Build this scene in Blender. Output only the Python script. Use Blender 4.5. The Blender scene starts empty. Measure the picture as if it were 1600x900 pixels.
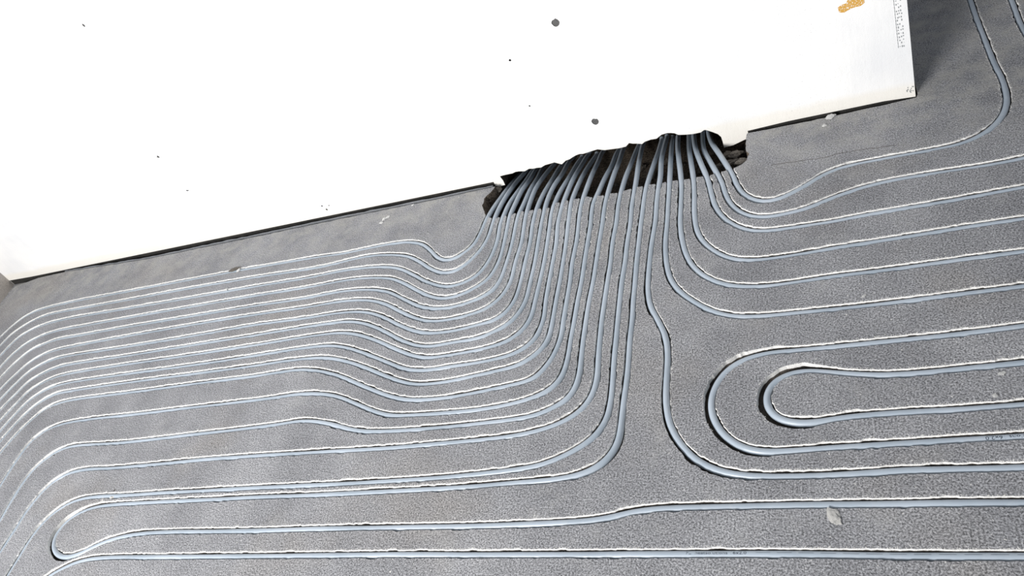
import bpy, math, random
import numpy as np
from mathutils import Vector, Matrix, noise
from mathutils.geometry import delaunay_2d_cdt

random.seed(7); RNG = np.random.default_rng(11)
S = bpy.context.scene; COL = S.collection

# ------------------------------------------------------------------ camera
# two floor directions (parallel to the wall / square to it) fix the pose of a hand-held wide lens
VP1 = np.array([-2380.0, 348.0]); VP2 = np.array([399.0, -1249.0])
F = math.sqrt(-(VP1 @ VP2)); H = 1.35
AX = -np.array([*VP1, F]); AX /= np.linalg.norm(AX)
AY = np.array([*VP2, F]); AY /= np.linalg.norm(AY)
AZ = np.cross(AX, AY)
M3 = np.array([AX, AY, AZ])
cam = bpy.data.objects.new('camera', bpy.data.cameras.new('camera')); COL.objects.link(cam)
cam.data.sensor_width = 36; cam.data.lens = F / 1600 * 36
cam.data.clip_start = 0.05
r, u, b = M3[:, 0], -M3[:, 1], -M3[:, 2]
cam.matrix_world = Matrix(((r[0], u[0], b[0], 0), (r[1], u[1], b[1], 0), (r[2], u[2], b[2], H), (0, 0, 0, 1)))
S.camera = cam

# ------------------------------------------------------------------ light
S.view_settings.view_transform = 'Standard'; S.view_settings.look = 'None'
S.view_settings.gamma = 1; S.view_settings.use_curve_mapping = False
S.view_settings.exposure = 0.0
w = bpy.data.worlds.new('world'); S.world = w; w.use_nodes = True
w.node_tree.nodes['Background'].inputs[0].default_value = (0.88, 0.925, 1.0, 1)
w.node_tree.nodes['Background'].inputs[1].default_value = 0.29
def area(name, loc, target, sx, sy, power, color):
    d = bpy.data.lights.new(name, 'AREA'); d.shape = 'RECTANGLE'; d.size = sx; d.size_y = sy
    d.energy = power; d.color = color
    o = bpy.data.objects.new(name, d); COL.objects.link(o); o.location = loc
    o.rotation_euler = (Vector(target) - Vector(loc)).to_track_quat('-Z', 'Y').to_euler()
    return o
# daylight falling in through the big window opening behind and left of the camera
area('window_daylight', (-2.35, -2.3, 2.0), (-1.3, 1.5, 0), 1.5, 1.1, 305, (1.0, 0.98, 0.955))

# ------------------------------------------------------------------ materials
def material(name, rough=0.9, spec=0.3):
    m = bpy.data.materials.new(name); m.use_nodes = True
    nt = m.node_tree; p = nt.nodes['Principled BSDF']
    p.inputs['Roughness'].default_value = rough; p.inputs['Specular IOR Level'].default_value = spec
    return m, nt, p
def nd(nt, t, **k):
    n = nt.nodes.new(t)
    for a, v in k.items(): setattr(n, a, v)
    return n
def noise_node(nt, co, scale, detail=4, rough=0.6):
    n = nd(nt, 'ShaderNodeTexNoise'); n.inputs['Scale'].default_value = scale
    n.inputs['Detail'].default_value = detail; n.inputs['Roughness'].default_value = rough
    nt.links.new(co, n.inputs['Vector']); return n.outputs['Fac']
def ramp(nt, fac, stops):
    r_ = nd(nt, 'ShaderNodeValToRGB'); e = r_.color_ramp.elements
    while len(e) < len(stops): e.new(0.5)
    for i, (p_, c) in enumerate(stops):
        e[i].position = p_; e[i].color = (c, c, c, 1) if isinstance(c, (int, float)) else (*c, 1)
    nt.links.new(fac, r_.inputs[0]); return r_.outputs[0]
def mix(nt, a, b_, fac, mode='MIX'):
    m = nd(nt, 'ShaderNodeMix', data_type='RGBA', blend_type=mode)
    if isinstance(fac, float): m.inputs[0].default_value = fac
    else: nt.links.new(fac, m.inputs[0])
    for s_, x in ((6, a), (7, b_)):
        if isinstance(x, tuple): m.inputs[s_].default_value = (*x, 1)
        else: nt.links.new(x, m.inputs[s_])
    return m.outputs[2]
def bump(nt, p, h, strength, dist):
    b_ = nd(nt, 'ShaderNodeBump'); b_.inputs['Strength'].default_value = strength
    b_.inputs['Distance'].default_value = dist
    nt.links.new(h, b_.inputs['Height']); nt.links.new(b_.outputs[0], p.inputs['Normal'])

def grainy(name, lo, hi, patch, tint, grain=420, bstr=1.0, bdist=0.0012, speck=(0.55, 1.35), rough=0.92, flecks=False):
    m, nt, p = material(name, rough, 0.2)
    co = nd(nt, 'ShaderNodeTexCoord').outputs['Object']
    c = mix(nt, lo, hi, ramp(nt, noise_node(nt, co, 5, 5, 0.65), [(0.35, 0.0), (0.65, 1.0)]))
    c = mix(nt, c, tint, ramp(nt, noise_node(nt, co, 2.2, 3), [(0.52, 0.0), (0.75, patch)]))
    g = noise_node(nt, co, grain, 3, 0.75)
    c = mix(nt, c, ramp(nt, g, [(0.36, speck[0]), (0.5, 1.0), (0.64, speck[1])]), 1.0, 'MULTIPLY')
    if flecks:                                                              # plaster dust trodden in along the wall foot
        sp = nd(nt, 'ShaderNodeSeparateXYZ'); nt.links.new(co, sp.inputs[0])
        near = nd(nt, 'ShaderNodeMapRange'); near.inputs[1].default_value = 1.72; near.inputs[2].default_value = 2.03
        nt.links.new(sp.outputs[1], near.inputs[0])
        nz = ramp(nt, noise_node(nt, co, 13, 6, 0.72), [(0.42, 0.0), (0.66, 0.75)])
        k_ = nd(nt, 'ShaderNodeMath', operation='MULTIPLY'); nt.links.new(near.outputs[0], k_.inputs[0]); nt.links.new(nz, k_.inputs[1])
        c = mix(nt, c, (0.43, 0.42, 0.395), k_.outputs[0])
        c = mix(nt, c, (0.40, 0.40, 0.40), ramp(nt, noise_node(nt, co, 9, 5, 0.7), [(0.56, 0.0), (0.75, 0.5)]))
    if flecks: c = mix(nt, c, (0.72, 0.71, 0.69), ramp(nt, noise_node(nt, co, 150, 2, 0.5), [(0.70, 0.0), (0.735, 0.9)]))
    nt.links.new(c, p.inputs['Base Color'])
    h = nd(nt, 'ShaderNodeMath', operation='ADD')
    nt.links.new(g, h.inputs[0]); nt.links.new(noise_node(nt, co, 90, 4, 0.7), h.inputs[1])
    bump(nt, p, h.outputs[0], bstr, bdist)
    return m
M_SCREED = grainy('screed', (0.232, 0.235, 0.250), (0.318, 0.321, 0.338), 0.6, (0.285, 0.265, 0.246), grain=270, bdist=0.0025, speck=(0.28, 1.85), flecks=True)
M_CUT = grainy('milled_screed_edge', (0.74, 0.73, 0.71), (0.86, 0.85, 0.83), 0.1, (0.5, 0.49, 0.46), grain=500, speck=(0.7, 1.15))
M_BED_SHADE = grainy('groove_bed_shade', (0.065, 0.057, 0.05), (0.11, 0.098, 0.088), 0.3, (0.12, 0.1, 0.09))  # brown bed, darkened further to paint the shade between groove wall and pipe
M_SOIL = grainy('broken_soil', (0.045, 0.036, 0.029), (0.13, 0.105, 0.082), 0.4, (0.06, 0.035, 0.03), grain=160, bstr=1.0, bdist=0.004, speck=(0.3, 1.8))
M_STONE = grainy('rubble', (0.12, 0.105, 0.09), (0.26, 0.24, 0.21), 0.3, (0.16, 0.12, 0.1), grain=260, bdist=0.002)
M_WHITESTONE = grainy('white_plaster_crumb', (0.7, 0.7, 0.7), (0.85, 0.85, 0.83), 0.1, (0.7, 0.68, 0.66), grain=300, speck=(0.8, 1.1))
M_DUST = grainy('screed_dust', (0.66, 0.65, 0.63), (0.82, 0.81, 0.79), 0.1, (0.5, 0.49, 0.46), grain=600, speck=(0.85, 1.1))
M_MORTAR = grainy('grey_mortar', (0.10, 0.10, 0.10), (0.14, 0.14, 0.14), 0.1, (0.1, 0.1, 0.1), grain=300, speck=(0.7, 1.3))
M_GAP_SHADE = grainy('gap_shade', (0.02, 0.02, 0.02), (0.04, 0.038, 0.035), 0.1, (0.02, 0.02, 0.02))  # near-black colour stands in for shade in the wall-foot gap, holes and slot
M_FOAM = grainy('foam_strip', (0.16, 0.17, 0.185), (0.22, 0.23, 0.25), 0.1, (0.2, 0.2, 0.2))
M_BROWN = grainy('tan_brick', (0.44, 0.41, 0.385), (0.52, 0.49, 0.46), 0.2, (0.45, 0.4, 0.36))

def plaster():
    m, nt, p = material('white_plaster', 0.85, 0.25)
    co = nd(nt, 'ShaderNodeTexCoord').outputs['Object']
    big = noise_node(nt, co, 3.2, 3)
    c = mix(nt, (0.80, 0.81, 0.825), (0.90, 0.90, 0.895), ramp(nt, big, [(0.35, 0.0), (0.6, 1.0)]))
    # rougher, creamier coat on the first hand-width above the floor (local Z is height)
    sp = nd(nt, 'ShaderNodeSeparateXYZ'); nt.links.new(co, sp.inputs[0])
    wob = nd(nt, 'ShaderNodeMath', operation='MULTIPLY_ADD'); wob.inputs[1].default_value = 0.03
    nt.links.new(noise_node(nt, co, 6, 4), wob.inputs[0]); nt.links.new(sp.outputs[2], wob.inputs[2])
    low = ramp(nt, wob.outputs[0], [(0.045, 1.0), (0.065, 0.0)])
    c = mix(nt, c, (0.84, 0.82, 0.775), low)
    fleck = noise_node(nt, co, 260, 3, 0.8)
    fm = ramp(nt, noise_node(nt, co, 4.5, 4, 0.7), [(0.45, 0.0), (0.62, 1.0)])
    fl = mix(nt, (1.0, 1.0, 1.0), ramp(nt, fleck, [(0.31, 0.35), (0.37, 1.0)]), fm)
    c = mix(nt, c, fl, 1.0, 'MULTIPLY')
    nt.links.new(c, p.inputs['Base Color'])
    mp = nd(nt, 'ShaderNodeMapping'); mp.inputs['Rotation'].default_value = (0, 0.6, 0); mp.inputs['Scale'].default_value = (7, 7, 2.2)
    nt.links.new(co, mp.inputs[0])
    h = nd(nt, 'ShaderNodeMath', operation='MULTIPLY_ADD'); h.inputs[1].default_value = 0.35
    nt.links.new(fleck, h.inputs[0]); nt.links.new(noise_node(nt, mp.outputs[0], 5, 4, 0.6), h.inputs[2])
    bump(nt, p, h.outputs[0], 0.5, 0.0035)
    return m
M_PLASTER = plaster()

def pipe_mat():
    m, nt, p = material('grey_pe_pipe', 0.38, 0.55)
    co = nd(nt, 'ShaderNodeTexCoord').outputs['Object']
    c = mix(nt, (0.305, 0.36, 0.42), (0.385, 0.44, 0.505), ramp(nt, noise_node(nt, co, 6, 3), [(0.35, 0.0), (0.65, 1.0)]))
    # dry construction dust lying in blotches
    c = mix(nt, c, (0.46, 0.49, 0.52), ramp(nt, noise_node(nt, co, 38, 4, 0.7), [(0.55, 0.0), (0.8, 0.5)]))
    nt.links.new(c, p.inputs['Base Color'])
    nt.links.new(ramp(nt, noise_node(nt, co, 30, 3), [(0.3, 0.3), (0.7, 0.5)]), p.inputs['Roughness'])
    return m
M_PIPE = pipe_mat()
M_INK, nt_, p_ = material('pipe_ink', 0.7); p_.inputs['Base Color'].default_value = (0.015, 0.025, 0.045, 1)
M_CHALK, nt_, p_ = material('orange_crayon', 0.9)
co_ = nd(nt_, 'ShaderNodeTexCoord').outputs['Object']
nt_.links.new(mix(nt_, (0.86, 0.86, 0.84), (0.62, 0.34, 0.06), ramp(nt_, noise_node(nt_, co_, 330, 2), [(0.36, 0.0), (0.46, 1.0)])), p_.inputs['Base Color'])
M_BEAD, nt_, p_ = material('galvanised_bead', 0.45, 0.5); p_.inputs['Base Color'].default_value = (0.35, 0.37, 0.38, 1); p_.inputs['Metallic'].default_value = 0.3

# ------------------------------------------------------------------ helpers
def mesh_obj(name, verts, faces, mats, mi=None, smooth=False, parent=None):
    me = bpy.data.meshes.new(name); me.from_pydata([tuple(v) for v in verts], [], faces)
    for m in (mats if isinstance(mats, (list, tuple)) else [mats]): me.materials.append(m)
    if mi is not None: me.polygons.foreach_set('material_index', mi)
    if smooth: me.polygons.foreach_set('use_smooth', [True] * len(me.polygons))
    me.update()
    o = bpy.data.objects.new(name, me); COL.objects.link(o)
    if parent: o.parent = parent
    return o
def tag(o, label=None, cat=None, group=None, kind=None):
    for k, v in (('label', label), ('category', cat), ('group', group), ('kind', kind)):
        if v: o[k] = v
    return o

def floor_at(px, py, z=0.0):
    d = M3 @ np.array([px - 800, py - 450, F]); t = (z - H) / d[2]
    return d * t + np.array([0, 0, H])
WA = floor_at(15, 439)[:2]; WB = floor_at(1430.5, 149)[:2]
WU = (WB - WA) / np.linalg.norm(WB - WA); WN = np.array([WU[1], -WU[0]])      # WN looks at the camera
WLEN = float(np.linalg.norm(WB - WA))
def wall_at(px, py):                                                         # point of the wall face: (along, height)
    d = M3 @ np.array([px - 800, py - 450, F])
    t = (WA @ WN) / (d[:2] @ WN); q = d * t
    return float((q[:2] - WA) @ WU), float(q[2] + H)

def relief(regions, default, chamfer=None, keep_none=True):
    """Plane cut by outlines; each region (outline, level, material) overrides the ones before.
    Returns verts (u, v, level), faces and material ids incl. the cut faces between levels."""
    pts, faces, dep = [], [], []
    for poly, pd in ((r_[0], r_[4] if len(r_) > 4 else None) for r_ in regions):
        pd = np.full(len(poly), chamfer[1] if chamfer else 0.0) if pd is None else pd
        q = np.array(poly, float); a2 = np.sum(q[:, 0] * np.roll(q[:, 1], -1) - np.roll(q[:, 0], -1) * q[:, 1])
        if a2 < 0: poly, pd = q[::-1], pd[::-1]                                              # outlines must run counter-clockwise
        n0 = len(pts); pts += [Vector((float(p[0]), float(p[1]))) for p in poly]; dep += list(pd)
        faces.append(list(range(n0, len(pts))))
    vo, eo, fo, ov, oe, of = delaunay_2d_cdt(pts, [], faces, 0, 1e-6, True)
    lev = []
    for ids in of:
        lev.append(max(ids) if ids else -1)
    V, Fc, MI = [], [], []
    cache = {}
    def vid(i, z, off=None):
        k = (i, round(z, 6), off is not None)
        if k not in cache:
            p = vo[i]; cache[k] = len(V)
            V.append((p.x + (off[0] if off else 0), p.y + (off[1] if off else 0), z))
        return cache[k]
    emap = {}
    for fi, f in enumerate(fo):
        r_ = lev[fi]
        L = default if r_ < 0 else regions[r_][1]
        for a, b_ in zip(f, list(f[1:]) + [f[0]]):
            emap.setdefault((min(a, b_), max(a, b_)), []).append((fi, a, b_))
        if L is None: continue
        Fc.append([vid(i, L) for i in f]); MI.append(0 if r_ < 0 else regions[r_][2])
    def level(fi):
        r_ = lev[fi]; return default if r_ < 0 else regions[r_][1]
    steps, noff = [], {}
    for e, lst in emap.items():
        if len(lst) != 2: continue
        (f1, a, b_), (f2, _, _) = lst
        l1, l2 = level(f1), level(f2)
        if l1 is None or l2 is None or l1 == l2: continue
        if l1 < l2: f1, f2, l1, l2, a, b_ = f2, f1, l2, l1, b_, a
        d = vo[b_] - vo[a]
        if d.length < 1e-9: continue
        n = Vector((d.y, -d.x)).normalized()                                   # towards the lower side
        steps.append((a, b_, l1, l2, lev[f2]))
        if chamfer and l1 == 0:
            for i in (a, b_): noff[i] = noff.get(i, Vector((0, 0))) + n
    for a, b_, l1, l2, r_ in steps:
        mt = 1 if r_ < 0 or len(regions[r_]) < 4 else regions[r_][3]
        if chamfer and l1 == 0:
            c, dz = chamfer; o = []
            for i in (a, b_):
                q = noff[i]
                q = q.normalized() * c if q.length > 1e-6 else q
                o.append((q.x, q.y))
            va, vb = vid(a, 0), vid(b_, 0)
            za, zb = (min([dep[q] for q in ov[i]] or [dz]) for i in (a, b_))
            ca, cb = vid(a, za, o[0]), vid(b_, zb, o[1])
            ba, bb = vid(a, l2 + 1e-5, o[0]), vid(b_, l2 + 1e-5, o[1])
            Fc.append([va, ca, cb, vb]); MI.append(mt)
            Fc.append([ca, ba, bb, cb]); MI.append(mt if mt != 1 else 2)  # cut face below the pale rim gets the bed colour with painted shade
        else:
            Fc.append([vid(a, l1), vid(a, l2), vid(b_, l2), vid(b_, l1)]); MI.append(mt)
    return V, Fc, MI

def spline(P, step=0.0045, sig=0.017):
    P = np.array(P, float)
    Q = np.vstack([2 * P[0] - P[1], P, 2 * P[-1] - P[-2]]); out = []
    for i in range(1, len(Q) - 2):
        p0, p1, p2, p3 = Q[i - 1:i + 3]
        n = max(2, int(np.linalg.norm(p2 - p1) / 0.003))
        # centripetal Catmull-Rom keeps tight bends round
        t = [0]
        for a, b_ in ((p0, p1), (p1, p2), (p2, p3)): t.append(t[-1] + max(np.linalg.norm(b_ - a), 1e-6) ** 0.5)
        for k in range(n):
            s = t[1] + (t[2] - t[1]) * k / n
            A1 = (t[1] - s) / (t[1] - t[0]) * p0 + (s - t[0]) / (t[1] - t[0]) * p1
            A2 = (t[2] - s) / (t[2] - t[1]) * p1 + (s - t[1]) / (t[2] - t[1]) * p2
            A3 = (t[3] - s) / (t[3] - t[2]) * p2 + (s - t[2]) / (t[3] - t[2]) * p3
            B1 = (t[2] - s) / (t[2] - t[0]) * A1 + (s - t[0]) / (t[2] - t[0]) * A2
            B2 = (t[3] - s) / (t[3] - t[1]) * A2 + (s - t[1]) / (t[3] - t[1]) * A3
            out.append((t[2] - s) / (t[2] - t[1]) * B1 + (s - t[1]) / (t[2] - t[1]) * B2)
    out.append(P[-1]); out = np.array(out)
    d = np.r_[0, np.cumsum(np.linalg.norm(np.diff(out, axis=0), axis=1))]
    n = max(8, int(d[-1] / step)); s = np.linspace(0, d[-1], n)
    C = np.c_[np.interp(s, d, out[:, 0]), np.interp(s, d, out[:, 1])]
    if sig:
        k = int(3 * sig / step); x = np.arange(-k, k + 1) * step; g = np.exp(-x * x / 2 / sig ** 2); g /= g.sum()
        pad = np.vstack([2 * C[0] - C[k:0:-1], C, 2 * C[-1] - C[-2:-k - 2:-1]])
        C = np.c_[np.convolve(pad[:, 0], g, 'valid'), np.convolve(pad[:, 1], g, 'valid')]
    return C
def frame(C):
    T = np.gradient(C, axis=0); T /= np.linalg.norm(T, axis=1)[:, None]
    N = np.c_[-T[:, 1], T[:, 0]]
    ds = np.linalg.norm(np.diff(C, axis=0), axis=1).mean()
    kap = (np.gradient(T, axis=0) * N).sum(1) / ds
    k = np.ones(7) / 7; kap = np.convolve(np.pad(kap, 3, mode='edge'), k, 'valid')
    return T, N, kap

# ------------------------------------------------------------------ pipe runs, traced on the floor
RUNS = {
'L1': [(817,263),(811,271),(799.5,284),(786,301),(773.5,319),(764,335),(757,350),(750,366),(739,384),(724,396.5),(711,404),(697.5,407.5),(684,403),(672,391),(660,382.5),(640,379.5),(620,381),(595,385),(575,389),(537,397),(500,402),(450,410.5),(400,419),(300,437.5),(200,456.3),(150,465.5),(125,470),(100,475.5),(75,481.5),(54,488.5),(37.5,497.5),(25,507),(12.5,518),(0,530),(-40,572)],
'L2': [(826,262),(820,271),(807,285),(795,301.5),(783.5,319),(775,335),(769.5,350),(763.5,370),(754,387),(738,405.5),(718,421),(700,427),(685,425.5),(670,419),(655,409),(637.5,401.5),(612.5,399),(575,401.5),(500,418.5),(400,434),(300,451),(200,469.5),(125,483),(87.5,490),(69,495),(50,503.5),(31,515),(19,524),(6,537),(0,543.5),(-40,588)],
'L3': [(836,257),(830,266),(821,279.5),(809,296),(794,319),(787,336),(782,350),(778,375),(771,395),(761,413),(745,431),(722,443.5),(700,448.5),(682.5,446),(665,440),(645,429.5),(625,421),(600,418),(550,422),(475,436),(400,448.5),(300,466),(200,483),(125,495.5),(87.5,503),(69,508.5),(50,516.5),(31,528),(16,542),(0,559),(-40,604)],
'L4': [(843,258),(837,266),(828.5,281),(817,297),(805,319),(797,336),(794,350),(788,380),(779,410),(763,436),(745,449),(722,460.5),(695,467),(675,464.5),(655,456),(632.5,444),(612.5,436.5),(587.5,435),(550,437.5),(475,451),(400,463),(300,480),(200,497.5),(125,511),(87.5,518.5),(62,527.5),(41,539),(20,556),(0,577),(-40,622)],
'L5': [(850,256),(845,264),(839,277),(828,294),(817,319),(810,336),(806.5,350),(800.5,380),(792,410),(781,440),(768,456),(748,467.5),(725,476),(700,482),(677.5,483),(655,479),(630,467.5),(605,456.5),(575,453.5),(537.5,456),(475,467.5),(400,478.5),(300,495),(200,511.5),(125,525),(87.5,532),(69,539),(50,548),(25,568),(0,594),(-40,640)],
'L6': [(873,248),(867,256.5),(847.7,279.5),(837,295),(827,319),(822,336),(819.5,350),(815,380),(806,410),(798.5,440),(788,458),(776,471),(757,484),(737,491.5),(705,499.5),(677.5,502.5),(655,499.5),(630,489.5),(600,475),(575,470),(537.5,471.5),(475,481.5),(400,492.5),(300,508.5),(200,526),(125,540),(87.5,548),(69,555),(47,568),(25,587),(0,612),(-40,660)],
'L7': [(881,249),(875,257.5),(862.6,277),(852,294),(841,319),(836,336),(832.5,350),(828.5,380),(821,410),(814,440),(804,470),(790,488.5),(772,501),(745,509),(712.5,517),(675,521.5),(650,518.5),(625,509),(595,494.5),(570,488.5),(537.5,489),(475,498.5),(400,508.5),(300,526),(200,542.5),(107,557),(87.5,561.5),(69,569),(47,582),(25,602),(0,628),(-40,676)],
'L8': [(899,240),(893,248.7),(878.4,273),(865,293),(853,319),(849,336),(846,350),(841,380),(836,410),(829,440),(822,470),(812,488),(802,500),(790,509.5),(774,518),(752,527.5),(700,537.5),(671,542),(648,539.5),(625,531),(595,515.5),(568,506),(545,503.5),(500,508.5),(400,524.5),(300,540.5),(200,556.5),(107,571),(87.5,576),(69,584),(47,597),(25,618),(0,644),(-40,694)],
'L9': [(915,234),(909,242),(901,254),(889,274),(875,297),(865.5,319),(861,336),(859.5,350),(855.5,380),(850.5,410),(844,440),(837,470),(829,498),(815,517),(798,530),(780,538.5),(750,547),(700,556),(672,559.5),(648,557),(625,549),(590,533.5),(560,524),(535,521),(500,524),(400,540),(300,555.5),(200,570),(107,585),(87.5,590),(69,598),(47,612),(25,634),(0,661),(-40,712)],
'L10': [(925,233),(919.6,241),(909,258),(897.5,277.5),(886,301),(879,319),(875,336),(872,350),(869.5,380),(864,410),(858.5,440),(853,470),(849,500),(836,529),(820,544),(800,554.5),(780,560.5),(750,567),(700,574.5),(672,579),(650,579.5),(630,576),(600,564.5),(565,551),(540,543.5),(515,541),(470,545.5),(400,556.5),(300,571.5),(200,585),(107,599),(87.5,604),(69,612),(47,627),(25,649),(0,677),(-40,730)],
'L11': [(938,227),(932,236),(921.4,253),(909,274),(899,296),(892,319),(890,336),(888,350),(884.5,380),(880,410),(875,440),(869,470),(864,500),(857,530),(845,547.5),(828,561),(808,572),(780,579.5),(750,586.5),(700,597),(672,600.5),(650,601),(628,597),(600,587),(560,571),(525,562),(500,560),(460,563),(400,572),(300,585.5),(200,598.5),(107,612.5),(87.5,617),(67.5,627),(47.5,642),(25,664.5),(0,693),(-40,748)],
'L12': [(948,228),(942.5,236),(935.5,253),(926,272.4),(915,299),(908.5,319),(905.5,336),(904,350),(900.5,380),(894.5,410),(891,440),(886,470),(881,500),(876,530),(863,559),(850,576),(836,590),(815,598.5),(780,606.5),(740,615),(700,622),(665,625.5),(637,625.5),(610,620),(575,607),(530,588),(500,580.5),(470,578.5),(430,583.5),(400,588.5),(300,601),(200,614.5),(107,627),(82,634.5),(67.5,643),(50,657.5),(32.5,674),(15,693),(0,711),(-40,768)],
'L13': [(969,225),(964,235.5),(955,256.6),(945,274),(934,301),(926.5,319),(924,336),(923,350),(918.5,380),(913.6,410),(909,440),(903,470),(898,500),(892,530),(887,560),(878,588),(866,603),(848,615.5),(822,625.5),(794,633),(750,641),(700,646),(650,649),(612,649.5),(590,645),(560,633),(530,621),(505,616.5),(470,616.5),(430,622),(400,626),(300,637.5),(200,649.5),(150,654.5),(107.5,661),(87.5,666.5),(67.5,676.5),(50,691),(37.5,706),(25,724),(12,744),(0,763),(-30,812)],
'L14': [(979,222),(975,232),(967,254),(958,277.6),(950,301),(945.5,319),(943,336),(941.5,350),(936.5,380),(931.6,410),(927,440),(921,470),(916,500),(911.6,530),(908.5,560),(905,588),(897,610),(886,624),(869,635),(837.5,649),(800,656.5),(750,662.5),(700,667.5),(620,674),(570,674.5),(545,671),(520,664),(495,659.5),(470,658.5),(440,663),(400,668.5),(300,680),(200,691.5),(125,696.5),(107,699.5),(87.5,707.5),(70,720),(50,739),(32.5,763),(15,791),(0,817),(-25,858)],
'L15': [(998,221),(994,232),(985.2,254),(977.5,274),(970,301),(966.5,319),(964.5,336),(963,350),(957,380),(954,410),(949.5,440),(945,470),(940.6,500),(937.6,530),(935.3,560),(933.5,588),(927.5,612),(912.5,636),(887.5,655),(850,671),(800,682),(750,688),(700,693),(600,701.5),(500,707),(400,713),(325,718.5),(250,725.5),(175,732),(137.5,734),(112.5,739),(92.5,748.5),(75,762),(50,790.5),(25,828),(0,866),(-25,905)],
'L16': [(1009,214),(1005.4,225.4),(1000,248),(995,276),(990.5,301),(987.5,319),(986,336),(985,350),(980,380),(977,410),(972,440),(968.6,470),(965.6,500),(963,530),(959.8,560),(957.6,590),(954.5,625),(947.5,655),(930,681),(900,703),(850,725.5),(800,735.5),(700,746),(600,753),(500,758.5),(400,763),(325,767),(250,771),(200,774.5),(150,777),(125,781),(105,789),(85,802.5),(67.5,819),(50,841),(30,873),(12.5,901),(-5,930)],
'L17': [(1035,203),(1033.5,213),(1028,235),(1021,254),(1013.5,277),(1008,301),(1005.5,319),(1003.5,336),(1001.5,350),(998.3,380),(995,410),(992.5,440),(989.5,470),(987.8,500),(984.4,530),(982.3,560),(979.8,590),(974.5,630),(971,662.5),(966,690),(950,716),(920,736.5),(875,748.5),(800,755.5),(700,763.5),(600,769),(500,774),(400,777.5),(325,781.5),(250,785),(175,789.5),(150,793),(130,799.5),(110,811.5),(95,826),(86,841),(84,853),(88,864.5),(99,870.5),(112.5,869.5),(130,863.5),(155,851.5),(175,844),(200,837.5),(225,834),(275,831.5),(330,831),(400,830),(500,827),(600,825),(700,823.5),(800,821),(875,817.5),(925,813.5),(955,808.5),(987.5,801),(1025,796),(1075,793.5),(1200,791),(1300,789.5),(1400,788.5),(1500,787),(1620,786),(1720,785)],
'M': [(1045,200),(1042.5,211.4),(1038,231),(1034,248),(1031.7,277),(1028,301),(1026,319),(1025,336),(1023.6,350),(1018.5,380),(1015,410),(1012.7,435),(1012.5,455),(1016.5,479),(1028.5,502),(1039.5,526),(1043.3,554),(1041.8,590),(1040.8,625),(1044,652),(1049.5,670),(1062.5,692.5),(1087.5,718),(1117.5,733.5),(1150,741.5),(1200,745),(1250,744.5),(1300,743),(1350,740.5),(1400,737),(1450,735),(1525,733.5),(1600,731.5),(1720,727)],
'R6': [(1050.5,199),(1050,210.5),(1047.2,248),(1046.3,277),(1045.5,301),(1044,319),(1042.3,350),(1039.8,380),(1041.2,410),(1048,437),(1062,456),(1082,471),(1104.6,483.5),(1129,492),(1157,495.5),(1194.7,494.7),(1260,488.5),(1300,484.5),(1400,473.5),(1500,461),(1600,448.5),(1700,435)],
'R5': [(1060,200),(1060,213),(1059.4,231),(1060.7,248),(1063.8,277),(1064.8,297.5),(1063.5,325),(1063,350),(1066,376),(1072.6,399),(1084,418),(1102.6,433.5),(1129,444.5),(1157,448.5),(1194.7,448),(1260,439.5),(1300,433.5),(1400,421),(1500,407.5),(1600,394.5),(1700,381)],
'R4': [(1075,199),(1075.6,211),(1076,231),(1078.5,248),(1083,277),(1085,304),(1085,332),(1086.8,350),(1092,368),(1104.5,384),(1123,397),(1142,404.5),(1166,407.5),(1194.7,406),(1260,396.5),(1300,389.5),(1400,374),(1500,358),(1600,343),(1700,328)],
'R3': [(1083.5,199),(1084,211),(1087,233),(1094,252.6),(1102.5,272),(1108,288),(1112.5,307),(1119,325),(1130,340),(1147.4,352),(1166.7,359.5),(1188.8,362),(1219,359.5),(1260,353.5),(1300,347.5),(1350,338),(1450,321),(1600,294),(1700,276)],
'R2': [(1096.5,197),(1097,210),(1099.5,233),(1110,252.6),(1120.5,271),(1128.5,287),(1135,307),(1145,322.5),(1161,334),(1177.7,339),(1195.6,340),(1219,337),(1260,327),(1290,314.5),(1325,301.5),(1375,287.5),(1450,273.5),(1550,258),(1600,248),(1640,235),(1662,213),(1668,185),(1660,150),(1644,118),(1622,84),(1600,49),(1589,24),(1580,0),(1560,-50)],
'R1': [(1106,198),(1108,210.5),(1112.6,224.6),(1123,239.5),(1135,257),(1145,274),(1150,286),(1157.5,299),(1170,309),(1186,314.5),(1202.5,315),(1219,311),(1240,301.5),(1262.5,289),(1290,272.5),(1320,261.5),(1375,250.5),(1450,236.5),(1497,226.5),(1531,212.5),(1553,197),(1567,180),(1573,162),(1571.5,143),(1564.5,122),(1553.5,100),(1538.5,62),(1525.5,28),(1516,0),(1500,-50)],
'LA': [(1720,492),(1600,510.5),(1500,523),(1400,533.5),(1300,543.5),(1240,548.5),(1210,551),(1187.5,555),(1165,561.5),(1148,570),(1132,583),(1120,599.5),(1113,616),(1110.8,634.5),(1115,655),(1126,673.5),(1144,690.5),(1165,701),(1187.5,706),(1210,706.5),(1240,705),(1300,700.5),(1400,694.5),(1500,688),(1600,682.5),(1720,675)],
'LB': [(1720,554),(1600,568),(1500,577.5),(1450,582.5),(1400,586),(1362.5,586.5),(1312.5,583.5),(1277.5,580.5),(1255,580),(1234,584),(1216,592),(1204,603),(1198,616),(1197.7,630),(1203.5,644),(1217.5,655),(1240,660.5),(1262.5,661),(1285,658.5),(1325,652.5),(1400,646.5),(1500,640.5),(1600,633),(1720,624)],
'L19': [(0,996),(25,958),(50,924),(77.5,900.5),(95,890.5),(112.5,882),(137.5,875),(175,871.5),(250,871),(400,869.5),(500,868.5),(600,867.5),(800,867.5),(1000,867),(1200,866.5),(1300,867.5),(1400,869),(1500,870),(1600,870.5),(1720,871)],
}
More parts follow.
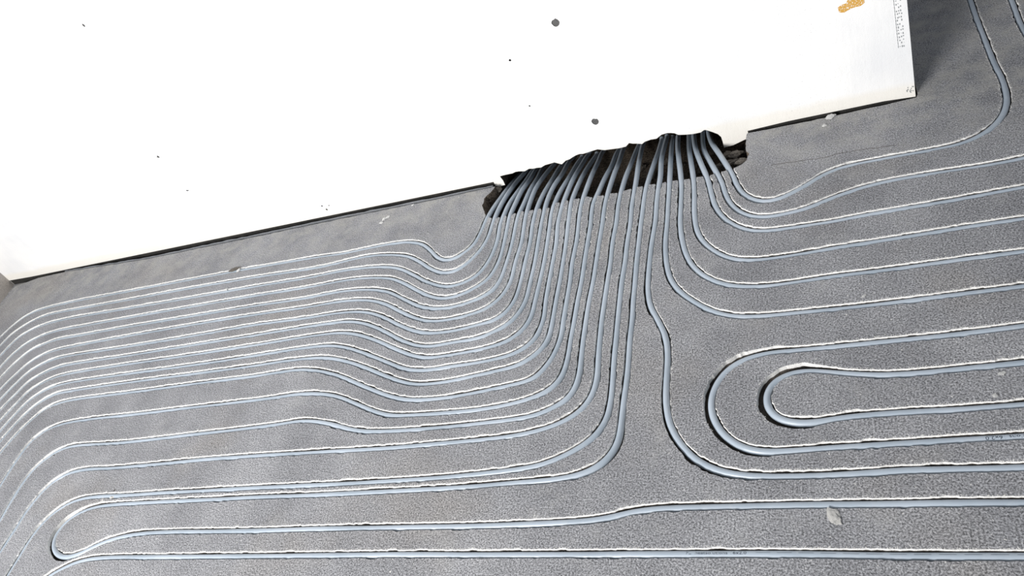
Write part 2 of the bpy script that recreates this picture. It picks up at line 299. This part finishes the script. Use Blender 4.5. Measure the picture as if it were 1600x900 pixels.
WIDE = {'LB': 0.0011, 'LA': 0.0009, 'L17': 0.00075, 'M': 0.0007}
PATH = {}; SLOT = [k for k in RUNS if k not in ('LA', 'LB', 'L19')]
RIM_Y = floor_at(960, 303)[1]
dip = lambda q: 0.075 * float(np.clip((q[1] - RIM_Y) / 0.38, 0, 1)) ** 1.5 * (q[0] < -0.2)
for k, pts in RUNS.items():
    P = [floor_at(x, y, -0.006)[:2] for x, y in pts]
    if k in SLOT:                                                           # from the slot rim on the pipes dip under the wall
        for _ in range(25): P = [0.5 * q_ + 0.5 * floor_at(x, y, -0.006 - dip(q_))[:2] for (x, y), q_ in zip(pts, P)]
    if pts[0][1] < 275 and k[0] in 'LMR' and k not in ('LA', 'LB', 'L19'):
        P = [P[0] + np.array([0, 0.05])] + P          # on under the wall
    if k in SLOT: P = [q_ for i_, q_ in enumerate(P) if q_[1] < 2.29 or q_[0] > 0 or i_ > 1]
    def onward(a, b_, L):                                                     # straight on along the room's nearer axis
        d_ = a - b_; return a + (np.array([np.sign(d_[0]), 0]) if abs(d_[0]) > abs(d_[1]) else np.array([0, np.sign(d_[1])])) * L
    P.append(onward(P[-1], P[-2], 1.6))                                       # the runs go on beyond the frame
    if k not in SLOT: P = [onward(P[0], P[1], 1.6)] + P
    C = spline(P)
    if k in SLOT: C = C[max(0, np.flatnonzero(C[:, 1] < 2.30)[0]):]
    PATH[k] = C

# ------------------------------------------------------------------ floor: screed with every groove cut into it
RP = 0.0082; ZC = -0.0091
def rag(n, amp, chips, seed):
    rg = np.random.default_rng(seed)
    a = rg.normal(0, 1, n); a = np.convolve(a, [0.2, 0.6, 0.2], 'same') * amp
    for i in np.flatnonzero(rg.random(n) < chips):
        wd = rg.integers(1, 4); a[max(0, i - wd):i + wd] += rg.uniform(0.0006, 0.0022)
    return np.clip(a, -0.0006, 0.003)
outlines, LIPS = [], []
for j, (k, C) in enumerate(PATH.items()):
    T, N, kap = frame(C); n = len(C)
    far = 1.0 + np.clip((np.linalg.norm(C - [0, 0.8], axis=1) - 2.2) * 0.0, 0, 1)
    kw = WIDE.get(k, 0.0004)
    base = 0.0102
    gl = base + np.clip(-kap * kw, 0, 0.0095) + rag(n, 0.0005, 0.06, 2 * j)
    gr = base + np.clip(kap * kw, 0, 0.0095) + rag(n, 0.0005, 0.06, 2 * j + 1)
    L_ = C + N * gl[:, None]; R_ = C - N * gr[:, None]
    rim = lambda g: -(0.0040 + np.clip(g - 0.0115, 0, 0.006) * 1.2) - np.clip(np.random.default_rng(j + 90).normal(0, 0.0005, n), -0.001, 0.001)
    outlines.append((k, np.vstack([L_, R_[::-1]]), np.r_[rim(gl), rim(gr)[::-1]]))
    LIPS += [(L_, N), (R_, -N)]

def jag(P, step, amp):
    P = np.array(P, float); out = []
    for a, b_ in zip(P[:-1], P[1:]):
        d = b_ - a; L = np.linalg.norm(d); n = max(1, int(L / step)); nn = np.array([-d[1], d[0]]) / L
        for i in range(n): out.append(a + d * i / n + (nn * RNG.normal(0, amp) if i else 0))
    out.append(P[-1]); return np.array(out)
base_px = [(1432,150.5),(1400,158),(1290,182.5),(1168,207.5),(1130,214.5),(770,291.5),(690,309),(540,339.5),(400,369),(230,404.5),(100,425),(60,434),(23,446.5),(7.5,467)]
base_w = [floor_at(x, y + (1.6 if x < 50 or x > 1200 else 0.2 if 50 < x < 240 else 0.8))[:2] for x, y in base_px]
ex = base_w[-1] + (base_w[-1] - base_w[-2]) * 6
floor_poly = np.vstack([[(-5.6, -1.6), (3.2, -1.6), (3.2, 5.2), (base_w[0][0] + 0.012, 5.2)],
                        jag([(base_w[0][0] + 0.006, base_w[0][1] + 0.02)] + base_w, 0.02, 0.0009), [tuple(ex), (-5.6, ex[1] - 0.05)]])
pit_px = [(774,291),(768,299),(759,307),(753,321),(757,334),(765,340),(775,341),(786,338),(799,336),(813,330),(828,329),(843,326),(855,326),(869,317),(883,314),(899,311),(918,307),(936,306),(956,302),(979,297),(1001,291.5),(1020,288),(1039,284.5),(1055,282),(1074,280),(1095,276),(1115,272),(1131,267.5),(1146,263),(1160,256),(1167,250),(1171,240),(1165,231),(1166,220),(1168,206)]
pit_w = jag([floor_at(*p)[:2] for p in pit_px], 0.012, 0.0022)
pit_poly = np.vstack([pit_w, [pit_w[-1] + [0, 0.3], pit_w[0] + [0.0, 0.3]]])
crack = [floor_at(*p)[:2] for p in [(1205,258),(1250,252),(1290,246),(1310,240),(1350,233.5),(1400,227)]]
crack = jag(crack, 0.01, 0.0008)
crack_poly = np.vstack([crack, (crack + [0, 0.002])[::-1]])
chips = []
for (x, y, s) in [(179,766,.006),(84.5,711.5,.004),(181,700,.003),(331,693,.003),(1332,721,.003),(112,467,.004),(247,586,.003),(500,713,.003)]:
    c = floor_at(x, y)[:2]; m_ = 7
    chips.append(np.array([c + s * RNG.uniform(.6, 1.1) * np.array([math.cos(6.283 * i / m_), .7 * math.sin(6.283 * i / m_)]) for i in range(m_)]))
GZ = -0.0205
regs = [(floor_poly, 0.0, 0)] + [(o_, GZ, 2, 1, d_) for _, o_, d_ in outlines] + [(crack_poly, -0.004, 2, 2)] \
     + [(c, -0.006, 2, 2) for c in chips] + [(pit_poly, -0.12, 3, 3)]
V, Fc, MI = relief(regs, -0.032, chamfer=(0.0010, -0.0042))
# groove faces under no floor (beneath the wall) fall to the gap level by themselves
floor = mesh_obj('floor', V, Fc, [M_SCREED, M_CUT, M_BED_SHADE, M_SOIL], MI)
tag(floor, 'grey sand screed floor with milled grooves for the heating pipes', 'floor', kind='structure')

_pp = np.array(pit_poly)
def in_poly(p):
    a, b_ = _pp, np.roll(_pp, 1, axis=0)
    m_ = (a[:, 1] > p[1]) != (b_[:, 1] > p[1])
    x = (b_[:, 0] - a[:, 0]) * (p[1] - a[:, 1]) / (b_[:, 1] - a[:, 1] + 1e-12) + a[:, 0]
    return bool(np.sum(m_ & (p[0] < x)) % 2)
# loose screed dust and grains left along the milled lips
dv, df = [], []
OCT = [(1,0,0),(0,1,0),(-1,0,0),(0,-1,0),(0,0,1)]
OF = [(0,1,4),(1,2,4),(2,3,4),(3,0,4)]
for P, N in LIPS:
    for p, n in zip(P, N):
        q = 0.55 + 0.45 * n[1]                                   # denser on the far lip of each groove
        if abs(p[0] + 1.8) > 2.9 or p[1] > 2.7 or (p[1] > RIM_Y - 0.06 and -1.5 < p[0] < -0.2 and in_poly(p + n * 0.004)): continue
        for _ in range(RNG.poisson(2.2 * q)):
            s = RNG.uniform(0.0004, 0.0012); o = p + n * (RNG.exponential(0.0012) + s) + RNG.normal(0, 0.003, 2) * [-n[1], n[0]]
            b0 = len(dv); a = RNG.uniform(0, 1.57); ca, sa = math.cos(a), math.sin(a)
            for x, y, z in OCT: dv.append((o[0] + s * (x * ca - y * sa), o[1] + s * (x * sa + y * ca), s * z * 0.9))
            df += [[b0 + i for i in f] for f in OF]
dust = mesh_obj('screed_dust', dv, df, M_DUST)
tag(dust, 'pale screed dust and grains along the milled groove edges', 'dust', kind='stuff')

# ------------------------------------------------------------------ wall
Wp = lambda pts: [wall_at(*p) for p in pts]
notch = Wp([(782,291),(789,289),(786,282),(781.5,275.5),(795,272),(811,268),(820,267.5),(827,263.5),(845,261.5),(852,258.5),(860,256),(866,253.5),(872,254.5),(878,256.5),(884,250.5),(890,248.5),(894,246),(905,240.5),(916,239),(925,235.5),(934,233.5),(945,234.5),(958,233),(968,231.5),(978,228.5),(983,223.5),(995,224.5),(1003,225),(1008,221.5),(1017,218.5),(1026,216.5),(1034,210.5),(1042,208),(1054,208),(1060,210.5),(1072,210.5),(1084,209),(1095,206.5),(1100,203.5),(1104,203.5),(1113,206.5),(1122,209.5),(1127,213.5),(1129,221),(1131,230.5),(1146,226.5)])
nl, nr = notch[0], notch[-1]
notch = [(x + RNG.normal(0, .0006), z + RNG.normal(0, .0006)) for x, z in jag(notch, 0.012, 0.0012)]
tip = wall_at(1163, 218.5); s_l, s_r = wall_at(772, 286)[0], wall_at(1168, 204)[0]
notch_poly = [(s_l, -0.12), (s_l, -0.02), (nl[0] - .004, nl[1] - 0.001)] + notch + [tip, (s_r, tip[1] + 0.004), (s_r, -0.12)]
def blob(px, py, r_, n=14, seed=0, irr=0.1, sq=1.0):
    rg = np.random.default_rng(seed); c = wall_at(px, py); ph = rg.uniform(0, 6)
    return [(c[0] + r_ * (1 + rg.normal(0, irr)) * math.cos(6.2832 * i / n + ph), c[1] + sq * r_ * (1 + rg.normal(0, irr)) * math.sin(6.2832 * i / n + ph)) for i in range(n)]
HT = 2.6
wr = [([(0, -0.12), (WLEN, -0.12), (WLEN, HT), (0, HT)], 0.0, 0),
      ([(0.0, -0.12), (s_l, -0.12), (s_l, -0.0005), (0.9, -0.001), (0.2, -0.001), (0.0, 0.003)], -0.004, 3, 3), ([(s_r, -0.12), (WLEN, -0.12), (WLEN, -0.004), (WLEN - 0.08, 0.002), (s_r + .12, 0.001), (s_r, -0.004)], -0.004, 3, 3),  # strips along the wall foot, coloured dark to paint the gap's shade
      (blob(868, 35.5, 0.0125, seed=1, irr=0.07), -0.003, 2, 2), (blob(930, 190, 0.0118, seed=2, irr=0.07), -0.003, 2, 2),
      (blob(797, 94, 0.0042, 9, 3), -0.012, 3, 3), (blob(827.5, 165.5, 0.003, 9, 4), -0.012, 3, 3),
      (blob(247, 245, 0.006, 8, 5, .3), -0.004, 2, 2), (blob(293, 297.5, 0.006, 8, 6, .3, .5), -0.004, 2, 2),
      (blob(503, 322, 0.004, 7, 7, .3), -0.005, 2, 2), (blob(510, 327, 0.005, 7, 8, .3), -0.005, 2, 2), (blob(514, 321, 0.003, 7, 9, .3), -0.005, 2, 2),
      (blob(131, 40, 0.005, 7, 19, .3), -0.003, 2, 2),
      (notch_poly, -0.285, 3, 4)]
V, Fc, MI = relief(wr, None)
W3 = lambda s, z, d: (WA[0] + WU[0] * s + WN[0] * d, WA[1] + WU[1] * s + WN[1] * d, z)
# the wall's own frame: local X along it, local Y into it, local Z up
V = [(s, -d, z) for s, z, d in V]
b0 = len(V); TH = 0.42
V += [(0, 0, -0.12), (WLEN, 0, -0.12), (WLEN, 0, HT), (0, 0, HT), (0, TH, -0.12), (WLEN, TH, -0.12), (WLEN, TH, HT), (0, TH, HT)]
for q in ((1, 5, 6, 2), (4, 0, 3, 7), (2, 6, 7, 3), (5, 4, 7, 6)): Fc.append([b0 + i for i in q]); MI.append(0)
wall = mesh_obj('wall_back', V, Fc, [M_PLASTER, M_PLASTER, M_MORTAR, M_GAP_SHADE, M_SOIL], MI)
wall.location = (WA[0], WA[1], 0); wall.rotation_euler = (0, 0, math.atan2(WU[1], WU[0]))
tag(wall, 'white plastered wall with a broken slot at its foot', 'wall', kind='structure')
def on_wall(name, pts2, thick, m, parent=None):
    """flat patch of real thickness lying on the wall face"""
    n = len(pts2); v = [(x, -0.0002, z) for x, z in pts2] + [(x, -thick, z) for x, z in pts2]
    f = [list(range(n, 2 * n))] + [[i, (i + 1) % n, n + (i + 1) % n, n + i] for i in range(n)]
    o = mesh_obj(name, v, f, m); o.location = wall.location; o.rotation_euler = wall.rotation_euler
    return o
cr = on_wall('crayon_mark', Wp([(1309,12),(1314,8),(1322,5),(1326,-4),(1338,-8),(1350,-5),(1351,4),(1345,9),(1333,12),(1325,16),(1318,20),(1311,19)]), 0.0006, M_CHALK)
tag(cr, 'ochre crayon mark on the white wall near its corner', 'mark')
# corner bead: perforated galvanised angle showing through the plaster
bv, bf = [], []
def bbox(v, f, x0, x1, y0, y1, z0, z1):
    b_ = len(v); v += [(x, y, z) for x in (x0, x1) for y in (y0, y1) for z in (z0, z1)]
    f += [[b_ + i for i in q] for q in ((0,1,3,2),(4,6,7,5),(0,4,5,1),(2,3,7,6),(0,2,6,4),(1,5,7,3))]
s_in = WLEN - 0.031
z = 0.16
while z < 0.6:
    for q in range(3):
        x = s_in + 0.004 + 0.005 * q + random.uniform(-.001, .001)
        if x < WLEN - 0.004 and random.random() < 0.8: bbox(bv, bf, x, x + 0.0022, -0.0012, -0.0002, z + random.uniform(0, .004), z + 0.004 + random.uniform(0, .003))
    bbox(bv, bf, s_in, s_in + 0.0012, -0.001, -0.0002, z, z + 0.008)
    z += 0.0095
for q in range(14):
    x = WLEN - 0.022 + random.uniform(0, .018); zz = random.uniform(0.012, 0.03); bbox(bv, bf, x, x + .002, -.0012, -.0002, zz, zz + .003)
bead = mesh_obj('trim_1', bv, bf, M_BEAD); bead.location = wall.location; bead.rotation_euler = wall.rotation_euler
tag(bead, 'perforated metal corner bead at the wall corner', 'trim', kind='structure')

# short return wall at the far left corner
d = ex - base_w[-2]; d = d / np.linalg.norm(d); a0 = WA + WU * 0.001 - WN * 0.0
e0 = a0 + d * 0.34; o_ = np.array([-abs(d[1]), -abs(d[0])]) * 0.25
q4 = [a0, e0, e0 + o_, a0 + o_ + [0, 0.05]]
V = [(p[0], p[1], z) for z in (-0.05, HT) for p in q4]
lw = mesh_obj('wall_left', V, [[0,1,5,4],[1,2,6,5],[2,3,7,6],[3,0,4,7],[4,5,6,7],[3,2,1,0]], M_BROWN)
tag(lw, 'tan unpainted return wall at the far left corner', 'wall', kind='structure')

# grey foam edge strip standing in the gap between screed and wall
def ribbon(name, pxs, wdt, z0, z1, m, off=0.0):
    P = jag([floor_at(*p)[:2] for p in pxs], 0.03, 0.0004); n = len(P)
    nn = np.array([-WU[1], WU[0]]) * wdt; sh = np.array([-WU[1], WU[0]]) * off
    v = []
    for p in P: v += [(*(p + sh), z0), (*(p + sh), z1 + RNG.normal(0, .0008)), (*(p + nn + sh), z1 + RNG.normal(0, .0008)), (*(p + nn + sh), z0)]
    f = [[0,1,2,3], [4*n-1,4*n-2,4*n-3,4*n-4]]
    for i in range(n - 1):
        for a in range(3): f.append([4*i+a, 4*i+4+a, 4*i+5+a, 4*i+1+a])
    return mesh_obj(name, v, f, m)
st = ribbon('trim_2', [(100,424.5),(230,403.5),(400,367.5),(540,338),(690,308),(769,291)], 0.004, -0.03, -0.0005, M_FOAM, 0.004)
tag(st, 'grey foam edge strip between screed and wall', 'trim', kind='structure')

# ------------------------------------------------------------------ pipes
NS = 20
def tube(C, rad, zc):
    T, N, _ = frame(C); v, f = [], []
    for i, (c, n) in enumerate(zip(C, N)):
        for a in range(NS):
            th = 2 * math.pi * a / NS
            v.append((c[0] + n[0] * rad * math.cos(th), c[1] + n[1] * rad * math.cos(th), zc[i] + rad * math.sin(th)))
    n = len(C)
    for i in range(n - 1):
        for a in range(NS):
            b_ = (a + 1) % NS; f.append([i*NS+a, i*NS+b_, (i+1)*NS+b_, (i+1)*NS+a])
    f += [list(range(NS - 1, -1, -1)), [(n-1)*NS + a for a in range(NS)]]
    return v, f
LAB = {
'L1': 'grey heating pipe nearest the wall foot, uppermost of the bundle sweeping left',
'L2': 'grey heating pipe second below the wall foot in the bundle sweeping left',
'L3': 'grey heating pipe third below the wall foot in the bundle sweeping left',
'L4': 'grey heating pipe fourth below the wall foot in the bundle sweeping left',
'L5': 'grey heating pipe fifth below the wall foot in the bundle sweeping left',
'L6': 'grey heating pipe sixth below the wall foot in the bundle sweeping left',
'L7': 'grey heating pipe seventh below the wall foot in the bundle sweeping left',
'L8': 'grey heating pipe eighth below the wall foot in the bundle sweeping left',
'L9': 'grey heating pipe fourth from below among the twelve closely spaced left rows',
'L10': 'grey heating pipe third from below among the twelve closely spaced left rows',
'L11': 'grey heating pipe second from below among the twelve closely spaced left rows',
'L12': 'grey heating pipe lowest of the twelve closely spaced rows sweeping left',
'L13': 'grey heating pipe uppermost of the widely spaced left rows, just under the close rows',
'L14': 'grey heating pipe second of the widely spaced left rows, with a shallow hump',
'L15': 'grey heating pipe third of the widely spaced left rows, running straight without a hump',
'L16': 'grey heating pipe on the outside of the left hairpin, right above its twin',
'L17': 'grey heating pipe that turns back in the bottom left hairpin and runs right',
'M': 'grey heating pipe with an S-bend below the slot, sweeping right under both hairpins',
'R6': 'grey heating pipe sixth below the wall corner, lowest of the group sweeping right',
'R5': 'grey heating pipe fifth below the wall corner in the group sweeping right',
'R4': 'grey heating pipe fourth below the wall corner in the group sweeping right',
'R3': 'grey heating pipe third below the wall corner in the group sweeping right',
'R2': 'grey heating pipe second below the wall corner, seen again in the top right corner',
'R1': 'grey heating pipe nearest the wall corner, bending up round it into the shade',
'LA': 'grey heating pipe forming the wide outer hairpin on the right, printed along its lower leg',
'LB': 'grey heating pipe forming the small inner hairpin on the right',
'L19': 'grey heating pipe running straight along the bottom edge with dark print on it',
}
GRP = {'L': 'heating pipes sweeping left from the wall slot', 'M': 'heating pipes sweeping right from the wall slot', 'R': 'heating pipes sweeping right from the wall slot'}
PIPES = {}
for j, (k, C) in enumerate(PATH.items()):
    n = len(C); zc = np.full(n, ZC)
    s = np.arange(n) * 0.0045
    zc += 0.0007 * np.sin(s * 9 + j * 1.7) + 0.0005 * np.sin(s * 23 + j)
    if k not in ('LA', 'LB', 'L19'):                       # free span over the broken slot: the pipes ride up on each other
        t = np.clip((C[:, 1] - RIM_Y) / 0.15, 0, 1) * (C[:, 0] < -0.2)
        zc += (0.0045 if j % 2 else -0.0035) * t - np.array([dip(q_) for q_ in C])
    v, f = tube(C, RP, zc)
    o = mesh_obj('heating_pipe', v, f, M_PIPE, smooth=True)
    g = GRP.get(k[0]) if k not in ('LA', 'LB', 'L19') else 'heating pipes laid in the lower and right grooves'
    tag(o, LAB[k], 'pipe', g); PIPES[k] = (o, C, zc)

def print_on(k, text, px0, px1, size, ang, flip=False, dashes=()):
    """dark ink print wrapped on the pipe, between two traced x positions"""
    o, C, zc = PIPES[k]; T, N, _ = frame(C)
    sgn = 1 if C[-1][0] > C[0][0] else -1
    d = np.r_[0, np.cumsum(np.linalg.norm(np.diff(C, axis=0), axis=1))]
    def s_at(px):
        proj = []
        for c in C:
            v = M3.T @ np.array([c[0], c[1], ZC + RP - H]); proj.append((v[0] / v[2] * F + 800, v[1] / v[2] * F + 450))
        proj = np.array(proj); sel = np.flatnonzero(np.abs(proj[:, 0] - px) < 12)
        sel = sel[np.argmax(proj[sel, 1])] if len(sel) else 0
        near = [i for i in range(len(C)) if abs(proj[i, 1] - proj[sel, 1]) < 6]
        i = min(near, key=lambda i: abs(proj[i, 0] - px)); return d[i]
    s0, s1 = s_at(px0), s_at(px1)
    cu = bpy.data.curves.new('print', 'FONT'); cu.body = text; cu.size = 1; cu.resolution_u = 2
    tmp = bpy.data.objects.new('print_tmp', cu); COL.objects.link(tmp)
    dg = bpy.context.evaluated_depsgraph_get(); me = tmp.evaluated_get(dg).to_mesh()
    vv = np.array([v.co[:2] for v in me.vertices]); ff = [list(p.vertices) for p in me.polygons]
    tmp.evaluated_get(dg).to_mesh_clear(); bpy.data.objects.remove(tmp); bpy.data.curves.remove(cu)
    mn, mx = vv.min(0), vv.max(0); uu = (vv[:, 0] - mn[0]) / (mx[0] - mn[0]); hh = (vv[:, 1] - 0.35) * size
    if flip: uu = 1 - uu; hh = -hh
    V_, F_ = [], []
    def put(u_, h_):
        s = s0 + (s1 - s0) * u_
        c = np.array([np.interp(s, d, C[:, 0]), np.interp(s, d, C[:, 1])]); i = min(len(N) - 1, int(np.interp(s, d, np.arange(len(d)))))
        nn = N[i] if N[i][1] > 0 else -N[i]
        th = ang - h_ / RP; rr = RP + 0.0001; z_ = np.interp(s, d, zc)
        return (c[0] + nn[0] * rr * math.cos(th), c[1] + nn[1] * rr * math.cos(th), z_ + rr * math.sin(th))
    for u_, h_ in zip(uu, hh): V_.append(put(u_, h_))
    F_ += ff
    mesh_obj('printed_marking', V_, F_, M_INK, parent=o)['label'] = 'dark printed lettering'
    V_, F_ = [], []
    for (a, b_, t_) in dashes:
        m_ = 12
        for i in range(m_):
            x0, x1 = a + (b_ - a) * i / m_, a + (b_ - a) * (i + 1) / m_; q = len(V_)
            V_ += [put(x0, -t_), put(x1, -t_), put(x1, t_), put(x0, t_)]; F_.append([q, q+1, q+2, q+3])
    mesh_obj('printed_line', V_, F_, M_INK, parent=o)['label'] = 'faint printed dashed line'
dash = [(-0.1 - 0.13 * i, -0.02 - 0.13 * i, 0.00022) for i in range(14)]
print_on('LA', 'solutions 16x2.0', 1539, 1625, 0.0105, 1.7, True, [(1.25 + .4 * i, 1.55 + .4 * i, 0.0002) for i in range(8)])
print_on('L19', 'FL  heatsolutions 16x2.0', 1071, 1167, 0.0088, 1.42, False, [(1.15 + .33 * i, 1.38 + .33 * i, 0.0002) for i in range(13)])

# ------------------------------------------------------------------ loose stones
def stone_mesh(seed, sub=3, rough=0.75, flat=0.7):
    rg = random.Random(seed); import bmesh
    bm = bmesh.new(); bmesh.ops.create_icosphere(bm, subdivisions=sub, radius=1)
    off = Vector((rg.uniform(0, 50),) * 3)
    for v in bm.verts:
        n = noise.noise(v.co * 1.3 + off) * rough + noise.noise(v.co * 3.1 + off) * rough * 0.4
        v.co *= 1 + n; v.co.z *= flat
    me = bpy.data.meshes.new('stone'); bm.to_mesh(me); bm.free(); return me
STM = [stone_mesh(i) for i in range(7)]
for m in STM: m.materials.append(M_STONE)
def stone(name, me, loc, sc, rz, m=None):
    if m: me = me.copy(); me.materials.clear(); me.materials.append(m)
    o = bpy.data.objects.new(name, me); COL.objects.link(o); o.location = loc; o.scale = sc; o.rotation_euler = (0, 0, rz); return o
rg = random.Random(5)
pw = np.array(pit_poly)
cnt = 0
while cnt < 48:
    x, y = rg.uniform(pw[:, 0].min() + .02, pw[:, 0].max() - .02), rg.uniform(pw[:, 1].min() + .02, pw[:, 1].min() + 0.30)
    if not in_poly((x, y)): continue
    s = rg.uniform(0.006, 0.017)
    o = stone('rubble_stone', STM[cnt % 7], (x, y, -0.12 + s * 0.45), (s, s * rg.uniform(.7, 1.1), s), rg.uniform(0, 6))
    tag(o, 'small brown rubble stone in the dark pit under the pipes', 'stone', 'rubble stones in the pit'); cnt += 1
def named(px, py, s, label, cat='stone', name='stone', m=M_STONE, rz=0.3, z=0.0, k=0, flat=0.8):
    p = floor_at(px, py, z); o = stone(name, STM[k % 7], (p[0], p[1], z + s[1] * flat * 0.5), (s[0], s[1], s[1] * flat), rz, m); tag(o, label, cat); return o
named(1150, 243, (.020, .014), 'brown broken lump at the right end of the pit', k=1, z=-.045)
named(1140, 256, (.024, .010), 'long reddish brown shard beside the rightmost bundle pipe', k=2, z=-.04, rz=.4)
named(1158, 253, (.018, .009), 'grey shard lying at the right pit rim', k=3, z=-.02, rz=.3)
named(1137, 243, (.016, .012), 'dark brown lump right below the wall corner of the slot', k=4, z=-.06)
named(1120, 262, (.014, .010), 'brown lump between the two rightmost bundle pipes', k=5, z=-.05)
named(776, 300, (.022, .013), 'dark broken mortar lump at the left end of the pit', k=6, z=-.03, rz=.9)
named(762, 316, (.016, .012), 'brown broken lump below the left pit rim', k=0, z=-.03, rz=1.2)
named(1298, 183.5, (.0135, .0085), 'white oval pebble at the wall foot near the corner', 'pebble', 'pebble', M_WHITESTONE, .35, k=1)
named(1349.5, 463, (.0062, .0024), 'small white splinter on the screed between two right rows', 'splinter', 'plaster_splinter', M_WHITESTONE, .75, k=2)
named(1288, 197, (.006, .005), 'small pale crumb beside the white oval pebble', 'crumb', 'crumb', M_WHITESTONE, .2, k=3)
named(600.5, 343, (.009, .006), 'larger white crumb on the screed below the foam strip', 'crumb', 'crumb', M_WHITESTONE, .9, k=4)
named(595.5, 349, (.007, .006), 'white crumb just left of the larger one below the foam strip', 'crumb', 'crumb', M_WHITESTONE, .1, k=5)
named(606, 340, (.010, .005), 'yellowish crumb just right of the larger white crumb', 'crumb', 'crumb', M_WHITESTONE, .9, k=6)
named(645, 321, (.005, .004), 'white crumb close to the wall foot right of the crumb cluster', 'crumb', 'crumb', M_WHITESTONE, .3, k=0)
named(367, 421.5, (.026, .008), 'dark grey lump lying across the topmost left pipe', 'crumb', 'crumb', M_STONE, .2, k=1, z=-.001)
named(373, 423.5, (.009, .007), 'white crumb beside the dark lump on the topmost left pipe', 'crumb', 'crumb', M_WHITESTONE, .2, k=2, z=-.001)
named(354, 453, (.009, .006), 'pale crumb stuck at the third left pipe', 'crumb', 'crumb', M_WHITESTONE, -.5, k=3, z=-.002)
named(162, 781.5, (.012, .0045), 'broken ridge fragment between the twin pipes near the left hairpin', 'fragment', 'screed_fragment', M_DUST, -.5, k=4, z=-.004)
named(175, 778, (.008, .005), 'loose chip next to the ridge fragment between the twin pipes', 'fragment', 'screed_fragment', M_DUST, .1, k=5, z=-.004)
named(1304, 809, (.0175, .0105), 'pale crusty mortar lump on the screed at lower right', 'lump', 'mortar_lump', M_DUST, 1.85, k=6, flat=.35)
named(1565, 584, (.006, .004), 'white fleck on the screed inside the small hairpin at far right', 'fleck', 'plaster_fleck', M_WHITESTONE, .2, k=0, flat=.4)
named(1555, 618, (.005, .004), 'white fleck above the lower leg of the small hairpin', 'fleck', 'plaster_fleck', M_WHITESTONE, 1.2, k=1, flat=.4)
